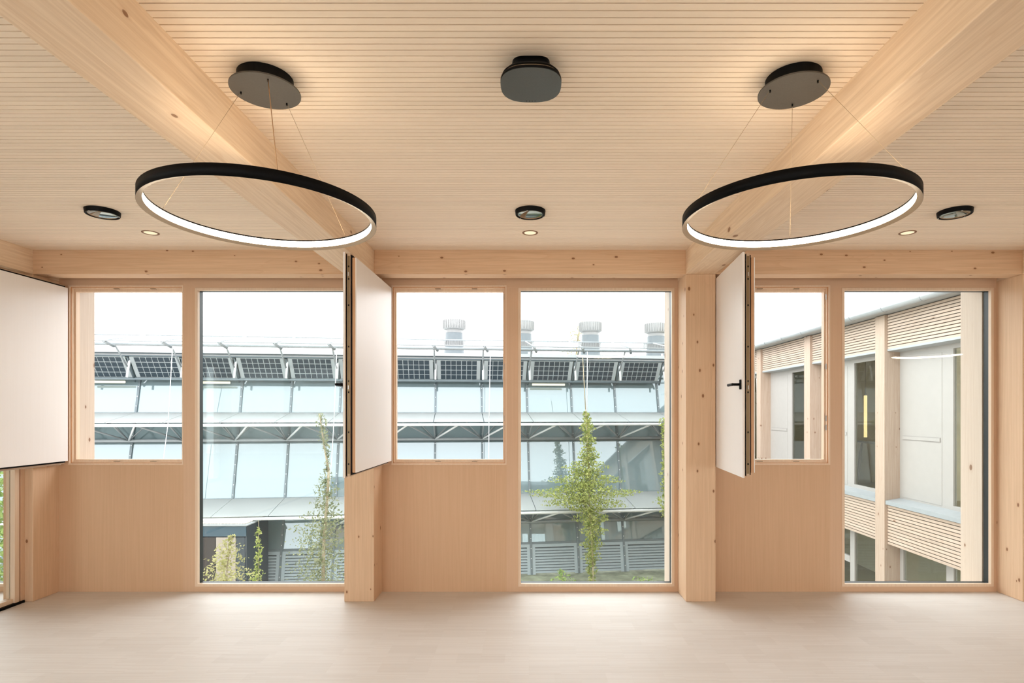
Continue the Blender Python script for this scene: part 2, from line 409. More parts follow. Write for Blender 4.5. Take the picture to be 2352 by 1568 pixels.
# ------------------------------------------------------------------ windows
FZ0, FZ1 = 1.160, 2.800        # shutter opening
GZ0, GZ1 = 0.072, 2.752        # fixed glass
def window(n, x0, x1, lab, shut=True):
    W = x1 - x0
    e = empty('window_%d' % n, ((x0 + x1) / 2, YW, 0), label=lab, cat='window', kind='structure')
    xa, xm, xg, xe = x0 + .085, x0 + 1.137, x0 + 1.268, x1 - .053
    yb = YW + .09
    part(MB().box(x0, xm, YW, yb, FZ1, ZTOP), 'head_rail', M['frame_x'], e)
    part(MB().box(xm, x1, YW, yb, GZ1 + .024, ZTOP), 'head_rail', M['frame_x'], e)
    part(MB().box(x0, xa, YW, yb, FZ0, FZ1), 'stile', M['frame'], e)
    part(MB().box(xm, xg - .024, YW, yb, 0, GZ1 + .024), 'mullion', M['frame'], e)
    part(MB().box(xe + .024, x1, YW, yb, 0, GZ1 + .024), 'stile', M['frame'], e)
    part(MB().box(xg - .024, xe + .024, YW, yb, 0, GZ0 - .024), 'bottom_rail', M['frame_x'], e)
    part(MB().box(x0, xm, YW, yb, 0, FZ0), 'wall_panel', M['panel'], e)
    # glazing bead, black reveal, pane
    part(MB().ring(xg - .0245, xe + .0245, GZ0 - .0245, GZ1 + .0245, .0245, .0245, .0245, .0245, YW - .004, YW + .03), 'glazing_bead', M['rebate'], e, bevel=0.002)
    part(MB().ring(xg - .03, xe + .03, GZ0 - .03, GZ1 + .03, .029, .029, .029, .029, YW + .03, YW + .085), 'gasket', M['gasket'], e)
    part(MB().box(xg - .02, xe + .02, YW + .066, YW + .074, GZ0 - .02, GZ1 + .02), 'glass_pane', M['glass'], e)
    # stepped rebate of the shutter opening
    part(MB().ring(xa, xm, FZ0, FZ1, .012, .012, .012, .012, YW - .003, YW + .012), 'rebate_trim', M['rebate'], e)
    part(MB().ring(xa, xm, FZ0, FZ1, .02, .02, .024, .024, YW + .02, YW + .045), 'rebate_step', M['rebate'], e)
    part(MB().ring(xa, xm, FZ0, FZ1, .034, .034, .046, .050, YW + .045, YW + .09), 'rebate_step', M['rebate'], e)
    part(MB().ring(xa + .012, xm - .012, FZ0 + .012, FZ1 - .012, .006, .006, .006, .006, YW + .012, YW + .02), 'gasket', M['sash_edge'], e)
    for u in (.40, .72):
        X = xa + (xm - xa) * u
        part(MB().box(X - .025, X + .025, YW + .022, YW + .040, FZ0 + .024, FZ0 + .0275), 'strike_plate', M['hardware'], e)
        part(MB().box(X - .025, X + .025, YW + .022, YW + .040, FZ1 - .0275, FZ1 - .024), 'strike_plate', M['hardware'], e)
    for z in (1.50, 1.585, 2.06, 2.70):
        part(MB().box(xm - .024, xm - .020, YW + .022, YW + .040, z - .025, z + .025), 'strike_plate', M['steel'], e)
    if not shut:      # closed ventilation panel (bays outside the photograph)
        part(MB().box(xa + .02, xm - .02, YW + .02, YW + .08, FZ0 + .02, FZ1 - .02), 'closed_panel', M['sash'], e)
    return e
window(1, *WB[1], 'left window bay with open shutter hole and tall fixed pane')
window(2, *WB[2], 'middle window bay with open shutter hole and tall fixed pane')
window(3, *WB[3], 'right window bay looking onto the timber-clad wing')
window(4, *WB[0], 'neighbouring room window seen through the glass partition', shut=False)
window(5, *WB[4], 'window bay beyond the right edge of the photograph', shut=False)

def added_rear_window(n, x0, x1, lab):  # unseen glazing, added to bring more daylight into the room
    e = empty('window_%d' % n, ((x0 + x1) / 2, YB, 0), label=lab, cat='window', kind='structure')
    part(MB().ring(x0, x1, 0, 2.76, .12, .12, .07, .05, YB - .1, YB), 'frame', M['frame'], e)
    xm = (x0 + x1) / 2
    part(MB().box(xm - .05, xm + .05, YB - .1, YB, .07, 2.71), 'mullion', M['frame'], e)
    for a, b in ((x0 + .12, xm - .05), (xm + .05, x1 - .12)):
        part(MB().box(a, b, YB - .06, YB - .052, .07, 2.71), 'glass_pane', M['glass'], e)
for k, (a, b) in enumerate(((-4.42, -1.47), (-1.47, -.25), (3.5, XR))):
    added_rear_window(6 + k, a, b, 'unseen glazed opening added for daylight behind the viewer, %s of three' % ('first', 'second', 'third')[k])
for nm, a, b in (('wall_rear_left', XL, -4.42), ('wall_rear_right', -.25, 3.5)):
    o = part(MB().box(a, b, YB - .2, YB, 0, 2.76), nm, M['white_wall'], None); tag(o, 'whitewashed %s wall piece behind the viewer' % ('left' if a < -1 else 'wide'), 'wall', kind='structure')
for k, (a, b) in enumerate(((YB, -.4), (-.4, 1.2))):  # side glazing added out of view for extra daylight
    e = empty('window_%d' % (9 + k), (XL, (a + b) / 2, 0), label='unseen side window added for daylight in the neighbouring room, %s of two' % ('first', 'second')[k], cat='window', kind='structure')
    for y0, y1, z0, z1, nm in ((a, a + .12, 0, 2.76, 'stile'), (b - .12, b, 0, 2.76, 'stile'), (a + .12, b - .12, 0, .07, 'bottom_rail'), (a + .12, b - .12, 2.71, 2.76, 'head_rail')):
        part(MB().box(XL - .1, XL, y0, y1, z0, z1), nm, M['frame'], e)
    part(MB().box(XL - .06, XL - .052, a + .12, b - .12, .07, 2.71), 'glass_pane', M['glass'], e)
# exterior posts closing the wall behind the columns
plab = ['pale exterior timber post seen through the left shutter hole', 'exterior timber post behind the left-hand open shutter column',
        'narrow strip of exterior timber post at the right edge of the middle pane', 'wide exterior timber post at the right edge of the right pane']
for (a, b), lb, (da, db, y1) in zip(COLS, plab, ((.04, .082, 5.52), (.05, .0, 5.5), (.052, .0, 5.49), (.062, .05, 5.555))):
    o = part(MB().box(a - da, b + db, YW + .0905, y1, -3.4, 3.55), 'exterior_post', M['post_pale'], None, bevel=0.004)
    tag(o, lb, 'post', 'exterior posts', 'structure')
for (a, b), nm in ((( -7.45, -7.25), 0), ((7.2, 7.3), 1)):
    o = part(MB().box(a, b, YC, 5.5, 0, 3.3), 'wall_end' if nm else 'wall_far_end', M['post_out'], None)
    tag(o, 'timber wall end at the outer %s corner' % ('right' if nm else 'left'), 'wall', kind='structure')

# glass partition on the left
e = empty('door_1', (-4.40, 4.7, 0), label='glass partition on the far left with a black floor channel', cat='glass partition', kind='structure')
part(MB().box(-4.43, -4.365, 4.885, 4.925, .02, ZB), 'stile', M['frame'], e)
part(MB().box(-4.425, -4.375, 4.872, 4.8845, .02, ZB), 'gasket', M['sash_edge'], e)
part(MB().box(-4.44, -4.365, 4.83, 4.8715, .02, ZB), 'stile', M['rebate'], e)
part(MB().box(-4.44, -4.38, YB, 4.83, .02, .055), 'bottom_rail', M['rebate'], e)
part(MB().box(-4.445, -4.352, YB, 4.91, 0.0, .0199), 'floor_channel', M['black'], e)
part(MB().box(-4.44, -4.38, YB, 4.83, ZB - .05, ZB - .001), 'top_rail', M['frame'], e)
part(MB().box(-4.414, -4.404, YB, 4.83, .055, ZB - .05), 'glass_pane', M['glass'], e)

# ------------------------------------------------------------------ open shutters (opaque ventilation sashes)
def shutter(loc, ang, lab, hz=0.678):
    SW, SH = 1.050, 1.636
    e = empty('window_shutter', loc, -ang, label=lab, cat='window shutter', group='open window shutters')
    def p(mb, name, mat, par=e, bevel=0.0):
        o = link(name, mb.mesh(name, mat), par)
        if bevel: bev(o, bevel)
        return o
    p(MB().box(.0, SW, 0, .016, 0, SH), 'inner_panel', M['sash'], bevel=.003)
    p(MB().ring(.004, SW - .002, .004, SH - .004, .02, .02, .02, .02, .0162, .0185), 'lip_edge', M['lip'])
    p(MB().box(.012, SW - .013, .0186, .029, .014, SH - .014), 'gasket', M['black'])
    core = p(MB().box(.01, SW - .006, .0292, .052, .010, SH - .010), 'core_edge', M['lip'])
    hw = p(MB().box(SW - .010, SW - .004, .0325, .0485, .03, SH - .03), 'hardware_rail', M['hardware'])
    for z in (.10, .33, .62, .70, .95, 1.25, 1.44, 1.53):
        p(MB().box(SW - .0045, SW - .0025, .036, .045, z - .006, z + .006), 'screw', M['black'], hw)
    for z in (.655, 1.475):
        p(MB().box(SW - .0045, SW + .003, .037, .044, z - .014, z + .014), 'locking_cam', M['steel'], hw)
    p(MB().box(.012, SW - .013, .0522, .061, .020, SH - .020), 'gasket', M['black'])
    p(MB().box(.02, SW - .020, .0612, .0655, .038, SH - .040), 'outer_edge', M['sash_edge'])
    p(MB().box(.02, SW - .016, .0657, .085, .036, SH - .038), 'outer_edge', M['sash_edge'], bevel=.002)
    p(MB().box(.02, SW - .016, .0852, .092, .036, SH - .038), 'outer_panel', M['sash'], bevel=.001)
    # lever handle on the inner face
    h = p(MB().box(SW - .052, SW - .024, -.011, -.0002, hz - .036, hz + .036), 'handle_plate', M['black'], bevel=.004)
    p(MB().tube((SW - .038, -.011, hz), (SW - .038, -.062, hz), .0095, 12), 'handle_spindle', M['black'], h)
    p(MB().box(SW - .165, SW - .027, -.070, -.052, hz - .010, hz + .010), 'handle_lever', M['black'], h, bevel=.006)
    return e
shutter((-4.262, 5.165, 1.1645), radians(90), 'large pale shutter panel opened against the far left edge')
shutter((-1.335, 5.165, 1.1645), radians(90.6), 'pale shutter swung open in front of the left column, seen from outside face')
shutter((1.643, 5.165, 1.1645), radians(95.3), 'pale shutter with black lever handle facing left, right of the right column')

# ------------------------------------------------------------------ ring pendant lamps
def ring_lamp(cx, cy, rot, lab, cord=0, label_group='ring pendant lamps'):
    e = empty('ring_lamp', (cx, cy, ZCE), label=lab, cat='pendant lamp', group=label_group)
    R, T, z0, z1 = .450, .034, 2.4462, 2.4905
    def P(mb, name, mat, par=e, bevel=0): return part(mb, name, mat, par, bevel)
    body = P(MB().lathe([(R, z0), (R, z1), (R - .022, z1), (R - .022, z1 - .006), (R - .006, z1 - .006), (R - .006, z0 + .0024)], 128, cx, cy, True, False), 'ring_body', M['black'])
    for pol in body.data.polygons: pol.use_smooth = abs(pol.normal.z) < .5
    P(MB().lathe([(R - .0005, z0 - .0002), (R - .021, z0 + .008), (R - .021, z0 + .0095), (R - .0062, z0 + .0040)], 128, cx, cy, True, False), 'ring_trim', M['spot_rim2'])
    P(MB().lathe([(R - .0195, z0 + .0096), (R - .0205, z1 - .0065), (R - .008, z1 - .0065), (R - .008, z0 + .0096)], 128, cx, cy, True, True), 'light_diffuser', M['ring_in'])
    P(MB().lathe([(.0001, 3.0436), (.110, 3.0436), (.110, 2.9905), (.0001, 2.9905)], 64, cx, cy, False, False), 'canopy_base', M['black'])
    pl = P(MB().lathe([(.0001, 2.990), (.139, 2.990), (.139, 2.984), (.0001, 2.984)], 64, cx, cy, False, False), 'canopy_plate', M['grey_plate'])
    for k in range(3):
        q = radians(rot + 120 * k)
        a = (cx + .103 * cos(q), cy + .103 * sin(q), 2.984); b = (cx + (R - .014) * cos(q), cy + (R - .014) * sin(q), z1 - .003)
        P(MB().tube(a, b, .0018 if k == cord else .0009, 6), 'suspension_cord' if k == cord else 'suspension_wire', M['cord'] if k == cord else M['wire'])
        P(MB().tube((a[0], a[1], 2.984), (a[0], a[1], 2.974), .0035, 8), 'wire_grip', M['black'], pl)
    return e
M['spot_rim2'] = plain('warm ring underside', (0.34, 0.26, 0.18), 0.5)
ring_lamp(-1.107, 2.39, 180, 'left of the two lit black ring lamps hanging from the ceiling', cord=1)
ring_lamp(1.110, 2.39, 187, 'right of the two lit black ring lamps hanging from the ceiling', cord=9)
ring_lamp(5.75, 2.30, 180, 'lit ring lamp outside the frame, mirrored in the right pane', cord=9)
ring_lamp(-5.85, 2.30, 180, 'unseen lit ring lamp added in the neighbouring room', cord=9)  # extra lamp added out of view for more room light

# ------------------------------------------------------------------ ceiling unit, domes, downlights
def squircle(a, n=64, p=2.55):
    pts = []
    for k in range(n):
        q = 2 * pi * k / n; c, s = cos(q), sin(q)
        pts.append((a * abs(c) ** (2 / p) * (1 if c >= 0 else -1), a * abs(s) ** (2 / p) * (1 if s >= 0 else -1)))
    return pts
cx, cy = .008, 2.3187
e = empty('access_point', (cx, cy, ZCE), label='dark grey rounded square unit fixed to the ceiling between the ring lamps', cat='ceiling device')
sq = lambda a, p=2.55: [(cx + x, cy + y) for x, y in squircle(a, p=p)]
part(MB().prism(sq(.076, 3.8), 3.0135, 3.0436), 'mount_base', M['black'], e)
us = MB(); la, lb2 = sq(.092, 3.2), sq(.1185); n = len(la)
us.add([(x, y, 3.0135) for x, y in la] + [(x, y, 2.992) for x, y in lb2] + [(x, y, 2.9845) for x, y in lb2],
       [tuple(range(n)), tuple(reversed(range(2 * n, 3 * n)))] + [(r * n + (k + 1) % n, r * n + k, (r + 1) * n + k, (r + 1) * n + (k + 1) % n) for r in (0, 1) for k in range(n)])
part(us, 'upper_shell', M['black'], e)
part(MB().prism(sq(.1195), 2.9805, 2.9844), 'pale_joint', M['pale'], e)
lo = part(MB().prism(sq(.1235), 2.9695, 2.9804), 'lower_shell', M['black'], e)
fp = part(MB().prism(sq(.1232), 2.9676, 2.9694), 'face_plate', M['dark_plate'], e)
for k in range(4):
    X = cx - .018 + .012 * k
    part(MB().tube((X, cy + .112, 2.9676), (X, cy + .112, 2.9668), .0022, 8), 'indicator_hole', M['black'], fp)
for X, lb in ((-2.976, 'left'), (.009, 'middle'), (2.972, 'right')):
    Y = 3.97
    e = empty('ceiling_dome', (X, Y, ZCE), label='shiny black ceiling dome, %s of the three near the window wall' % lb, cat='ceiling dome', group='shiny ceiling domes')
    part(MB().lathe([(.106, 3.0436), (.106, 3.040), (.103, 3.016), (.100, 3.013), (.094, 3.013), (.092, 3.024), (.0001, 3.026)], 64, X, Y), 'rim', M['black'], e)
    prof = [(.0001 + .0905 * sin(t * pi / 20), 3.019 - .013 * cos(t * pi / 20)) for t in range(0, 11)]
    part(MB().lathe(prof, 64, X, Y), 'mirror_dome', M['chrome'], e)
    for k in range(3):
        q = 2 * pi * k / 3 + .3
        part(MB().tube((X + .097 * cos(q), Y + .097 * sin(q), 3.0135), (X + .097 * cos(q), Y + .097 * sin(q), 3.010), .006, 8), 'clip', M['steel'], e)
for X, lb in ((-2.962, 'left'), (.009, 'middle'), (2.962, 'right')):
    Y = 4.452
    e = empty('downlight', (X, Y, ZCE), label='small round lit downlight, %s of the three in the ceiling' % lb, cat='downlight', group='small ceiling downlights')
    part(MB().lathe([(.062, 3.0436), (.060, 3.0405), (.048, 3.0405), (.045, 3.0436)], 48, X, Y), 'trim_ring', M['spot_rim'], e)
    part(MB().lathe([(.0001, 3.0425), (.0475, 3.0425)], 40, X, Y), 'light_disc', M['spot'], e)

# ------------------------------------------------------------------ building shell outside
o = part(MB().box(XL - .2, XR, YW + .02, YW + .30, -3.45, -.121), 'wall_outside_lower', M['larch'], None); tag(o, 'timber outer wall of the storey below', 'wall', kind='structure')
o = part(MB().box(XL - .2, XR + .2, YB, YW + .80, 3.34, 3.52), 'roof_edge', M['zinc'], None); tag(o, 'roof slab above the room', 'roof', kind='structure')
o = part(MB().box(XL - .2, XR + .2, YW + .095, YW + .30, ZB, 3.339), 'wall_outside_upper', M['larch'], None); tag(o, 'timber outer wall above the windows', 'wall', kind='structure')
gs = part(MB().box(-60, XL - .3, YB - .3, YW + .35, -3.75, -3.45), 'ground_side', M['paving'], None); tag(gs, 'pale paving on the left side of the building', 'ground', kind='structure')
gp = part(MB().box(-60, 60, -60, YB - .3, -3.75, -3.45), 'ground_bounce_paving', M['paving'], None); tag(gp, 'unseen paving behind the building, made pale to bounce daylight in', 'ground', kind='structure')  # unseen ground acting as a reflector for the rear glazing
gc = part(MB().box(-60, 60, YW + .35, 15.0, -3.75, -3.451), 'ground_bounce_gravel', M['bounce_gravel'], None); tag(gc, 'unseen gravel strip below the windows, made pale to bounce daylight up', 'ground', kind='structure')  # unseen reflector strip, added to brighten the ceiling by the windows
gr = part(MB().box(-60, 60, 15.0, 80, -3.75, -3.45), 'ground', M['grass'], None); tag(gr, 'planted courtyard ground', 'ground', kind='structure')

# ------------------------------------------------------------------ timber wing on the right (runs away from the viewer)
def wing():
    e = empty('timber_wing', (7.2, 13, -3.45), label='timber-clad wing with cream panels seen through the right window', cat='building')
    P = lambda mb, name, mat, par=e, bevel=0: part(mb, name, mat, par, bevel)
    XP, XC, XG, XI = 6.86, 6.92, 7.16, 10.6
    posts = [(8.02, 8.31), (10.98, 11.275), (13.90, 14.19), (16.86, 17.15), (19.6, 19.9)]
    for a, b in posts: P(MB().box(XP, XG + .03, a, b, -3.45, 3.52), 'post', M['post_out'], bevel=.006)
    bays = [(5.7, 8.02)] + [(posts[i][1], posts[i + 1][0]) for i in range(4)]
    slme = {}
    for bi, (a, b) in enumerate(bays):
        for z0, z1, ns in ((2.862, 3.53, 12), (-.895, -.135, 13)):
            P(MB().box(XC + .025, XG, a, b, z0 + .005, z1), 'cladding_backing', M['shadow_gap'])
            pt = (z1 - z0) / ns
            me = slme.setdefault((bi, ns), MB().box(XC, XC + .024, a + .004, b - .004, 0, pt - .014).mesh('cladding_slat', M['larch']))
            for k in range(ns): link('cladding_slat', me, e, Vector((0, 0, z0 + k * pt)) - Vector(e.location))
        # flashing below upper band, sill above lower band
        P(MB().hexa([(XC - .004, a, 2.82), (XG, a, 2.80), (XG, b, 2.80), (XC - .004, b, 2.82), (XC - .004, a, 2.861), (XG, a, 2.861), (XG, b, 2.861), (XC - .004, b, 2.861)]), 'flashing', M['zinc'])
        P(MB().hexa([(XC - .04, a, -.134), (XG, a, -.134), (XG, b, -.134), (XC - .04, b, -.134), (XC - .04, a, -.06), (XG, a, -.012), (XG, b, -.012), (XC - .04, b, -.06)]), 'sill', M['zinc'])
        # upper floor: cream panel (far half) and glazed half (near)
        pm = max(a + .25, b - 1.32)
        P(MB().box(XG, XG + .06, a, b, 2.72, 2.80), 'window_head', M['cream'])
        pan = P(MB().box(XG, XG + .06, pm, b, -.012, 2.72), 'cream_panel', M['cream'])
        P(MB().ring(0, 1, 0, 1, .01, .01, .01, .01, 0, 0) if False else MB().box(XG - .006, XG, pm + .20, b - .07, .02, 2.68), 'panel_leaf', M['cream'], pan, .004)
        P(MB().box(XG - .012, XG - .0062, pm + .22, b - .10, 1.115, 1.20), 'vent_slot', M['cream_dark'], pan)
        P(MB().box(XG - .020, XG - .0122, pm + .23, b - .11, 1.128, 1.187), 'slot_cover', M['cream'], pan)
        P(MB().box(XG, XG + .06, a, a + .07, -.012, 2.72), 'stile', M['cream'])
        P(MB().box(XG, XG + .06, a + .07, pm, -.012, .06), 'bottom_rail', M['cream'])
        P(MB().box(XG, XG + .06, pm - .06, pm, .06, 2.72), 'stile', M['cream'])
        P(MB().box(XG + .03, XG + .038, a + .07, pm - .06, .06, 2.72), 'glass_pane', M['tint_glass'])
        # lower floor windows
        wf = P(MB().box(XG, XG + .06, a, a + .07, -3.3, -.90), 'stile', M['cream'])
        P(MB().box(XG, XG + .06, pm - .07, pm + .10, -3.3, -.90), 'mullion', M['cream'])
        P(MB().box(XG, XG + .06, b - .10, b, -3.3, -.90), 'stile', M['cream'])
        P(MB().box(XG - .01, XG + .05, pm + .10, b - .10, -1.70, -1.56), 'transom', M['cream'])
        P(MB().box(XG + .03, XG + .038, a + .07, pm - .07, -3.3, -.90), 'glass_pane', M['tint_glass'])
        P(MB().box(XG + .03, XG + .038, pm + .10, b - .10, -3.3, -1.70), 'glass_pane', M['tint_glass'])
        P(MB().box(XG + .03, XG + .038, pm + .10, b - .10, -1.56, -.90), 'glass_pane', M['tint_glass'])
    # rooms behind the glass
    P(MB().box(XI, XI + .1, 5.7, 19.9, -3.45, 3.3), 'room_back_wall', M['dark_room'])
    for z in (-3.449, -.30): P(MB().box(XG + .07, XI, 5.7, 19.9, z, z + .2), 'room_floor', M['wing_floor'])
    P(MB().box(XG + .07, XI, 5.7, 19.9, 2.95, 3.3), 'room_ceiling', M['dark_room'])
    for y in (11.2, 14.1, 17.0): P(MB().box(XG + .07, XI, y, y + .08, -.1, 2.95), 'room_partition', M['dark_room'])
    P(MB().box(XP - .05, XI + .1, 19.9, 20.0, -3.45, 3.52), 'end_wall', M['larch'])
    # eave, gutter with brackets
    P(MB().box(6.70, XI + .1, 5.7, 20.0, 3.531, 3.60), 'roof_slab', M['zinc'])
    g = MB(); n = 10
    for y in (5.75, 20.0):
        for k in range(n + 1):
            q = pi + pi * k / n; g.v.append((6.63 + .075 * cos(q), y, 3.60 + .075 * sin(q) * 1.1))
    for k in range(n): g.f.append((k, k + 1, n + 2 + k, n + 1 + k)); g.sm.append(True)
    gut = P(g, 'gutter', M['zinc'])
    m = gut.modifiers.new('thick', 'SOLIDIFY'); m.thickness = .006
    for k in range(13):
        y = 6.4 + 1.05 * k
        b = MB()
        for j in range(8):
            q0, q1 = pi + pi * j / 8, pi + pi * (j + 1) / 8
            b.tube((6.63 + .082 * cos(q0), y, 3.60 + .088 * sin(q0)), (6.63 + .082 * cos(q1), y, 3.60 + .088 * sin(q1)), .007, 5)
        P(b, 'gutter_bracket', M['steel_grey'], gut)
    return e
wing()
# things inside the wing room behind the glass
t = empty('tube_lamp', (8.1, 12.83, 1.2), label='vertical glowing tube lamp behind glass of the timber wing', cat='tube lamp')
tx = (1988 - 1215) / FPX * 13.4
P0 = px(1988, 908, 13.4); P1 = px(1988, 1004, 13.4)
t.location = (P0.x, P0.y, P1.z)
part(MB().tube(P0, P1, .035, 12), 'light_tube', M['tube_light'], t)
part(MB().tube(P0, P0 + Vector((0, 0, .05)), .02, 8), 'end_cap', M['steel_grey'], t)
part(MB().tube(P0 + Vector((0, 0, .05)), (P0.x, P0.y, 2.95), .004, 5), 'cord', M['black'], t)
t = empty('table', (8.3, 13.0, -.1), label='white table with splayed legs behind glass of the timber wing', cat='table')
part(MB().box(7.75, 9.2, 12.4, 13.6, .93, .98), 'table_top', M['cream'], t)
for sx, sy in ((7.9, 12.5), (9.05, 12.5), (7.9, 13.5), (9.05, 13.5)):
    part(MB().tube((sx, sy, .93), (sx - .12 if sx < 8.5 else sx + .12, sy, -.1), .025, 8), 'leg', M['post_out'], t)

# ------------------------------------------------------------------ glass building opposite
PHI = atan(.125); TX, TY = cos(PHI), sin(PHI); NX, NY = sin(PHI), -cos(PHI)
YO = 19.0; MOD = 1.513; X0 = -9.136
def F(xl, yo, zr):
    """along facade, outward offset, height relative to the camera"""
    return Vector((xl * TX + NX * yo, YO + xl * TY + NY * yo, HC + zr))
LEAN = .22
def G(xl, zr, out=0.0): return F(xl, -LEAN * zr + out, zr)      # on the leaning glass plane
def bar(mb, a, b, c, d, t):
    """slab from quad abcd (points) extruded by vector t"""
    return mb.hexa([a, b, c, d, a + t, b + t, c + t, d + t])
OUTV = Vector((NX, NY, 0))
def opposite():
    e = empty('glass_building', (0, 19, -3.45), label='glass building opposite with leaning facade, steel trusses and solar shading', cat='building')
    P = lambda mb, name, mat, par=e, bevel=0, kind=None: part(mb, name, mat, par, bevel, kind=kind)
    I = list(range(-5, 11)); xs = [X0 + MOD * i for i in I]
    tiers = [(-5.09, -3.45), (-3.43, -2.66), (-2.60, -.06), (.03, 1.72)]
    zt = [(-4.12, -2.66), (-2.60, -.04), (.0, 1.70)]
    for z0, z1 in zt:
        for a, b in zip(xs[:-1], xs[1:]):
            mb = MB(); t = OUTV * .02
            bar(mb, G(a + .03, z0), G(b - .03, z0), G(b - .03, z1), G(a + .03, z1), t)
            P(mb, 'glass_pane', M['facade_glass'])
    bolts = MB()
    for x in xs:
        mb = MB(); bar(mb, G(x - .032, -5.09), G(x + .032, -5.09), G(x + .032, 1.75), G(x - .032, 1.75), OUTV * .06); P(mb, 'mullion', M['mull'])
        z = -4.9
        while z < 1.6:
            c = G(x, z, .062); bolts.box(c.x - .012, c.x + .012, c.y - .006, c.y + .006, c.z - .012, c.z + .012); z += .3
    P(bolts, 'bolts', M['steel_white'], kind='stuff')
    for z in (-4.14, -2.63, -.02):
        mb = MB(); bar(mb, G(xs[0], z - .035), G(xs[-1], z - .035), G(xs[-1], z + .03), G(xs[0], z + .03), OUTV * .05); P(mb, 'transom', M['mull'])
    # louvered base
    for a, b in zip(xs[:-1], xs[1:]):
        mb = MB()
        q = [G(a + .05, -5.05), G(b - .05, -5.05), G(b - .05, -4.18), G(a + .05, -4.18)]
        bar(mb, q[0] - OUTV * .02, q[1] - OUTV * .02, q[2] - OUTV * .02, q[3] - OUTV * .02, OUTV * .01); P(mb, 'louver_backing', M['steel_dark'])
        fr = MB()
        bar(fr, G(a + .03, -5.09), G(a + .13, -5.09), G(a + .13, -4.16), G(a + .03, -4.16), OUTV * .04)
        bar(fr, G(b - .13, -5.09), G(b - .03, -5.09), G(b - .03, -4.16), G(b - .13, -4.16), OUTV * .04)
        bar(fr, G(a + .13, -4.27), G(b - .13, -4.27), G(b - .13, -4.16), G(a + .13, -4.16), OUTV * .04)
        lf = P(fr, 'louver_frame', M['louver'])
        for k in range(9):
            z = -5.04 + .085 * k
            s = MB(); bar(s, G(a + .13, z), G(b - .13, z), G(b - .13, z + .05), G(a + .13, z + .05), OUTV * .035 + Vector((0, 0, -.012))); P(s, 'louver_slat', M['louver'], lf)
    # two projecting ledges with trusses
    def level(zl, i0, trussed):
        yb = -LEAN * zl; yo = yb + 1.57; zo = zl - .27
        for a, b in zip(xs[:-1], xs[1:]):
            mb = MB(); bar(mb, F(a + .012, yb + .03, zl), F(b - .012, yb + .03, zl), F(b - .012, yo, zo), F(a + .012, yo, zo), Vector((0, 0, .02))); P(mb, 'ledge_pane', M['ledge'])
        P(MB().tube(F(xs[0], yo - .03, zo - .075), F(xs[-1], yo - .03, zo - .075), .045, 10), 'outer_rail', M['steel_white'])
        zlow = zl - .83; ylow = -LEAN * zlow + .22
        for i, (a, b) in enumerate(zip(xs[:-1], xs[1:])):
            if I[i] < i0: continue
            lo0, lo1 = F(a, ylow, zlow), F(b, ylow, zlow); up = F((a + b) / 2, yo - .03, zo - .075)
            P(MB().tube(lo0, up, .028, 6), 'truss_tube', M['steel_white'])
            P(MB().tube(up, lo1, .028, 6), 'truss_tube', M['steel_grey'])
            P(MB().tube(lo0, F((a + b) / 2, yb + .25, zl - .04), .02, 6), 'truss_tube', M['steel_grey'])
            P(MB().tube(F((a + b) / 2, yb + .25, zl - .04), lo1, .02, 6), 'truss_tube', M['steel_grey'])
            P(MB().tube(lo0, F(a, yo - .25, zo - .02), .024, 6), 'truss_tube', M['steel_grey'])
            mb = MB(); bar(mb, F(a - .02, yb + .06, zl - .06), F(a + .02, yb + .06, zl - .06), F(a + .02, yo - .05, zo - .05), F(a - .02, yo - .05, zo - .05), Vector((0, 0, .05))); P(mb, 'ledge_bracket', M['steel_dark'])
        xa = X0 + MOD * max(i0, I[0])
        P(MB().tube(F(xa, ylow, zlow), F(xs[-1], ylow, zlow), .05, 10), 'lower_rail', M['steel_grey'])
        mb = MB(); za = zlow - .02; bar(mb, G(xa, za - .05, .06), G(xs[-1], za - .05, .06), G(xs[-1], za + .05, .06), G(xa, za + .05, .06), OUTV * .05); P(mb, 'rail_flat', M['steel_dark'])
        P(MB().tube(F(xa, yb + .25, zl - .06), F(xs[-1], yb + .25, zl - .06), .03, 8), 'inner_rail', M['steel_dark'])
    level(-.02, -5, True)
    level(-2.63, 2, True)
    # solar shading: hanging tilted panels (upper edge towards the courtyard)
    zT, zBt = 1.665, 1.06; yT, yBt = .52, .10
    for i, (a, b) in enumerate(zip(xs[:-1], xs[1:])):
        if I[i] >= 9: continue
        A, B2, C2, D = F(a + .06, yBt, zBt), F(b - .06, yBt, zBt), F(b - .06, yT, zT), F(a + .06, yT, zT)
        nrm = (B2 - A).cross(D - A).normalized()
        if nrm.y > 0: nrm = -nrm
        mb = MB(); bar(mb, A, B2, C2, D, -nrm * .012); pan = P(mb, 'solar_panel', M['pv_glass'])
        u, v = (B2 - A), (D - A)
        nc, nr = 7, 4
        cu, cv = (1 - .16) / nc, (1 - .04) / nr
        c0 = MB()
        for r in range(nr):
            for c in range(nc):
                s0, s1 = .08 + c * cu + .008, .08 + (c + 1) * cu - .008; t0, t1 = .02 + r * cv + .03, .02 + (r + 1) * cv - .005
                q = MB(); bar(q, A + u * s0 + v * t0, A + u * s1 + v * t0, A + u * s1 + v * t1, A + u * s0 + v * t1, nrm * .006)
                P(q, 'solar_cell', M['cell'], pan)
    P(MB().tube(F(xs[0], yBt + .03, zBt - .03), F(xs[-2], yBt + .03, zBt - .03), .04, 8), 'panel_rail', M['mull'])
    P(MB().tube(F(xs[0], yT, zT + .03), F(xs[-2], yT, zT + .03), .025, 8), 'panel_rail', M['steel_dark'])
    for x in xs[:-1]:
        P(MB().tube(F(x, yBt - .03, zBt - .12), F(x, yT - .03, zT), .035, 6), 'panel_bracket', M['steel_dark'])
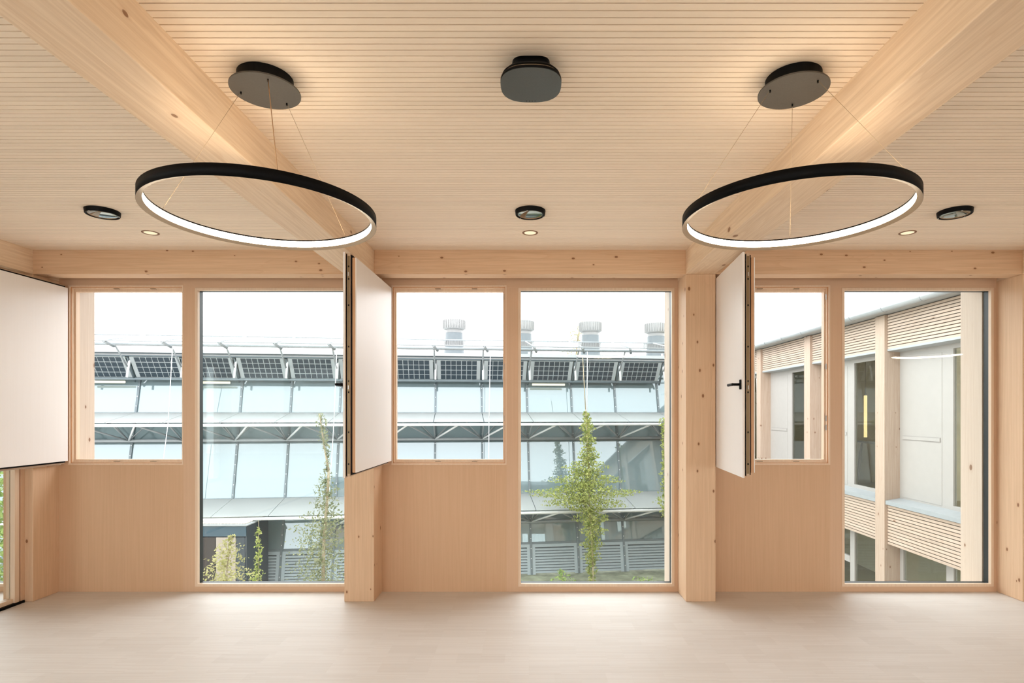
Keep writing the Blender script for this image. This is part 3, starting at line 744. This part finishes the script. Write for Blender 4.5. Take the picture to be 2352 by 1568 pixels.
    # eave: white strip, black gap, grey roof edge
    def strip(y0, z0, z1, d, mat, nm):
        mb = MB(); bar(mb, F(xs[0], y0, z0), F(xs[-1], y0, z0), F(xs[-1], y0, z1), F(xs[0], y0, z1), -OUTV * d); P(mb, nm, mat)
    strip(.50, 1.715, 1.755, .9, M['vent_white'], 'eave_strip')
    strip(.46, 1.756, 1.80, .9, M['steel_dark'], 'eave_gap')
    strip(.50, 1.801, 1.90, 9.0, M['roof_grey'], 'roof_edge')
    # glass canopy above the roof edge with its rail, posts and struts
    yN, zN, yF, zF = 1.65, 2.00, -.55, 2.44
    for a, b in zip(xs[:-1], xs[1:]):
        mb = MB(); bar(mb, F(a, yF, zF), F(b, yF, zF), F(b, yN, zN), F(a, yN, zN), Vector((0, 0, .012))); P(mb, 'canopy_pane', M['clear'])
    for x in xs: P(MB().tube(F(x, yN, zN + .01), F(x, yF, zF + .01), .02, 6), 'canopy_bar', M['steel_grey'])
    P(MB().tube(F(xs[0], yF, zF + .01), F(xs[-1], yF, zF + .01), .022, 6), 'canopy_edge', M['steel_grey'])
    P(MB().tube(F(xs[0], yN, zN + .005), F(xs[-1], yN, zN + .005), .02, 6), 'canopy_edge', M['steel_grey'])
    P(MB().tube(F(xs[0], 1.2, zN - .04), F(xs[-1], 1.2, zN - .04), .04, 8), 'canopy_rail', M['steel_grey'])
    for i, x in enumerate(xs):
        P(MB().tube(F(x + .02, .30, 1.98), F(x + .02, .55, 1.05), .035, 8), 'canopy_post', M['steel_white'])
        P(MB().tube(F(x, 1.15, zN - .02), F(x, .50, 1.38), .026, 6), 'canopy_strut', M['steel_grey'])
        P(MB().tube(F(x, yN, zN), F(x + .12, yN - .3, zN - .12), .045, 6), 'canopy_node', M['steel_grey'])
    for i in (-4, -1, 2, 5, 7):
        x = X0 + MOD * i + .2
        P(MB().tube(F(x, yN - .2, zN - .1), F(x - .05, 1.6, -.30), .012, 5), 'tension_rod', M['steel_white'])
        P(MB().tube(F(x - .05, 1.6, -.30), F(x - .1, 2.15, -2.9), .010, 5), 'tension_rod', M['steel_white'])
    # yellow strip lights under the shading
    return e
opposite()
for i, k in ((-3, 'left shutter hole'), (-1, 'left pane'), (6, 'middle pane')):
    a = F(X0 + MOD * i + .15, .12, .93); b = F(X0 + MOD * i + 1.25, .12, .93)
    t = part(MB().tube(a, b, .035, 8), 'strip_light', None, None); t.data.materials.append(M['strip'] if 'strip' in M else M.setdefault('strip', emitter('strip light', (1.0, .93, .66), 1.05)))
    tag(t, 'yellow strip light under the solar shading, seen through the %s' % k, 'strip light', 'strip lights under the solar shading')

# roof ventilators
def ventilator(xc, lab):
    Y = 23.5; s = Y / FPX; X = (xc - 1215) * s
    e = empty('roof_ventilator', (X, Y, 3.4), label=lab, cat='roof vent', group='white roof ventilators')
    z = lambda y: HC - (y - 947) * s
    dy = (xc - 1043) * .0172
    def L(prof, nm, mat, n=40): part(MB().lathe([(r * s, z(y + dy)) for r, y in prof], n, X, Y, False, True), nm, mat, e)
    L([(.1, 734), (25, 735.5), (25, 756), (22.5, 757.5), (18, 757.5)], 'cowl', M['vent_white'])
    ribs = MB()
    for k in range(28):
        q = 2 * pi * k / 28; ribs.box(X + 25.6 * s * cos(q) - .014, X + 25.6 * s * cos(q) + .014, Y + 25.6 * s * sin(q) - .014, Y + 25.6 * s * sin(q) + .014, z(755.5 + dy), z(736 + dy))
    part(ribs, 'cowl_ribs', M['vent_white'], e)
    L([(19.5, 757), (19.5, 764.5), (20.2, 765)], 'collar', M['vent_white'])
    L([(20, 765), (20.5, 785), (24, 815), (24, 850)], 'body', M['vent_grey'])
for xc, lb in ((1043, 'white ribbed roof ventilator seen through the middle shutter hole'), (1201, 'white ribbed roof ventilator cut by the middle mullion'),
               (1356, 'white ribbed roof ventilator beside the bare treetop'), (1507, 'rightmost white ribbed roof ventilator in the middle pane')):
    ventilator(xc, lb)

# ------------------------------------------------------------------ dark annex with gravel roof
def annex():
    e = empty('garden_annex', (-10, 15.9, -3.45), label='dark blue flat-roofed annex with gravel roof in front of the glass building', cat='annex')
    P = lambda mb, name, mat, par=e, bevel=0: part(mb, name, mat, par, bevel)
    x0, x1, y0, y1, zt = -13.2, -7.66, 15.42, 17.3, -1.42
    bk = lambda d, e2: [(x0 + d, y0 + e2), (x1 - d, y0 + e2), (x1 - d, 16.74), (x0 + d, 16.05)]
    P(MB().prism(bk(.02, .02), -3.45, zt - .30), 'wall', M['slate'])
    n = 4; wd = (x1 - x0) / n
    for k in range(n): P(MB().box(x0 + k * wd + .008, x0 + (k + 1) * wd - .008, y0, y0 + .019, zt - .30, zt - .021), 'fascia_panel', M['slate_light'])
    for k in range(2):
        ya = y0 + .02 + k * .64; P(MB().box(x1 - .0195, x1, ya + .006, ya + .634, -3.4, zt - .021), 'side_panel', M['slate'])
    P(MB().prism(bk(.02, .02), zt - .299, zt - .021), 'roof_body', M['slate'])
    P(MB().prism(bk(-.02, -.03), zt - .02, zt + .02), 'roof_edge', M['zinc'])
    P(MB().prism(bk(.05, .05), zt + .0201, zt + .05), 'gravel', M['gravel'])
    P(MB().box(-8.48, -7.95, y0 - .005, y0 + .019, -3.4, zt - .33), 'door', M['beige_door'])
    P(MB().box(-9.5, -8.50, y0 - .005, y0 + .019, -3.4, zt - .33), 'dark_opening', M['shadow_gap'])
    P(MB().box(-7.93, -7.70, y0 - .005, y0 + .019, -3.4, zt - .33), 'wall_panel', M['slate'])
annex()

# ------------------------------------------------------------------ plants
def foliage(outline, Y, n, size, depth=0.8, seed=1, edge=0.0):
    """outline: rows (y_pixel, x_pixel, half_width_pixel) at depth Y; returns a leaf mesh builder"""
    rnd = random.Random(seed); mb = MB(); s = Y / FPX
    segs = []; tot = 0
    for (ya, xa, wa), (yb, xb, wb) in zip(outline[:-1], outline[1:]):
        ar = (yb - ya) * (wa + wb) * .5; tot += ar; segs.append((tot, ya, xa, wa, yb, xb, wb))
    for _ in range(n):
        r = rnd.random() * tot
        for tt, ya, xa, wa, yb, xb, wb in segs:
            if r <= tt: break
        t = rnd.random(); y = ya + (yb - ya) * t; xc = xa + (xb - xa) * t; wd = wa + (wb - wa) * t
        q = rnd.random() * 2 * pi; rr = sqrt(rnd.random()) if rnd.random() < .75 else abs(rnd.gauss(0, .35))
        wig = 1 + .35 * sin(y * .21 + seed) + .2 * sin(y * .57 + 2 * seed)
        dx = rr * cos(q) * wd * s * wig; dyy = rr * sin(q) * wd * s * depth
        c = Vector(((xc - 1215) * s + dx, Y + dyy, HC - (y - 947) * s))
        L = size * rnd.uniform(.6, 1.35); Wd = L * rnd.uniform(.45, .7)
        d = Vector((rnd.gauss(0, 1), rnd.gauss(0, 1), rnd.gauss(-.3, .7))).normalized()
        sd = d.cross(Vector((rnd.gauss(0, 1), rnd.gauss(0, 1), rnd.gauss(0, 1)))).normalized()
        nm = d.cross(sd) * (L * .12)
        mb.add([c - d * L * .5, c + sd * Wd * .5 + nm, c + d * L * .5, c - sd * Wd * .5 + nm], [(0, 1, 2, 3)])
    return mb
def plant(name, lab, cat, outline, Y, n, size, mat, stem, seed=1, depth=.8, sr=.02, group=None):
    b = px(stem[-1][0], stem[-1][1], Y)
    e = empty(name, b, label=lab, cat=cat, group=group)
    mb = MB()
    pts = [px(x, y, Y) for x, y in stem]
    for i, (p, q) in enumerate(zip(pts[:-1], pts[1:])):
        r0 = sr * (.35 + .65 * i / max(1, len(pts) - 1)); mb.tube(p, q, r0, 7, sr * (.35 + .65 * (i + 1) / max(1, len(pts) - 1)))
    part(mb, 'stem', M['bark'], e)
    part(foliage(outline, Y, n, size, depth, seed), 'foliage', mat, e, kind='stuff')
    return e
plant('climbing_vine', 'tall green climbing vine hanging on a cable in front of the middle pane', 'vine',
      [(945, 1345, 4), (965, 1349, 13), (1000, 1350, 15), (1040, 1352, 20), (1075, 1348, 44), (1105, 1345, 68), (1122, 1342, 92), (1142, 1335, 112), (1158, 1345, 78), (1172, 1353, 40), (1215, 1362, 25), (1260, 1360, 20), (1300, 1358, 13), (1345, 1360, 9)],
      16.6, 12500, .064, M['leaf_a'], [(1338, 815), (1345, 940), (1352, 1080), (1356, 1200), (1362, 1300), (1362, 1400)], 3, .25, .03)
plant('climbing_vine', 'bright green vine at the right edge of the middle pane', 'vine',
      [(960, 1528, 14), (985, 1524, 8), (1000, 1522, 5), (1060, 1524, 5), (1120, 1527, 14), (1150, 1528, 22), (1175, 1530, 12), (1200, 1532, 5)],
      16.9, 620, .09, M['leaf_a'], [(1525, 965), (1527, 1100), (1530, 1210), (1530, 1400)], 5, .5, .02)
plant('climbing_vine', 'thin green vine on a wire against the dark annex', 'vine',
      [(1210, 594, 3), (1235, 594, 8), (1270, 594, 9), (1305, 590, 9), (1322, 588, 18), (1345, 590, 22), (1400, 590, 20)],
      14.6, 620, .075, M['leaf_a'], [(594, 1190), (594, 1300), (590, 1410)], 8, .7, .012)
plant('young_tree', 'slender young tree with sparse top leaves in front of the left pane', 'tree',
      [(948, 735, 8), (960, 738, 12), (985, 742, 10), (1012, 746, 13), (1038, 752, 9), (1050, 754, 3), (1098, 748, 14), (1112, 746, 30), (1150, 748, 26), (1175, 750, 40), (1200, 744, 55), (1235, 738, 60), (1280, 738, 66), (1345, 735, 62), (1420, 735, 60)],
      12.6, 4200, .06, M['leaf_b'], [(734, 950), (744, 1020), (755, 1080), (752, 1140), (744, 1240), (742, 1340), (742, 1450)], 11, .8, .045)
plant('shrub', 'yellow-green leafy shrub at the bottom of the left pane', 'shrub',
      [(1228, 533, 5), (1245, 528, 20), (1275, 522, 34), (1300, 516, 44), (1320, 515, 58), (1345, 512, 62), (1430, 512, 60)],
      11.6, 2000, .065, M['leaf_c'], [(532, 1232), (522, 1300), (515, 1450)], 21, .8, .02)
plant('shrub', 'low pale shrub below the louvers in the middle pane', 'shrub',
      [(1306, 1290, 8), (1322, 1292, 22), (1345, 1295, 34), (1390, 1295, 30)],
      15.0, 420, .08, M['leaf_d'], [(1292, 1310), (1294, 1400)], 23, .8, .015)
plant('shrub', 'low dark shrub at the bottom right of the middle pane', 'shrub',
      [(1326, 1480, 20), (1338, 1480, 45), (1360, 1480, 50), (1400, 1480, 48)],
      15.2, 420, .08, M['leaf_d'], [(1480, 1330), (1480, 1400)], 25, .8, .015)
plant('tree', 'wispy autumn treetop behind a roof ventilator', 'tree',
      [(738, 1334, 4), (752, 1328, 10), (766, 1322, 20), (780, 1318, 26), (800, 1320, 30), (840, 1320, 30)],
      30.0, 420, .11, M['leaf_e'], [(1334, 742), (1325, 790), (1322, 900), (1322, 1190)], 31, .8, .09)
plant('tree', 'green tree outside the neighbouring room window', 'tree',
      [(1040, -40, 60), (1100, -40, 120), (1200, -40, 140), (1300, -40, 140), (1420, -40, 130)],
      10.5, 5200, .10, M['leaf_d'], [(-40, 1050), (-40, 1250), (-40, 1560)], 41, .6, .07)
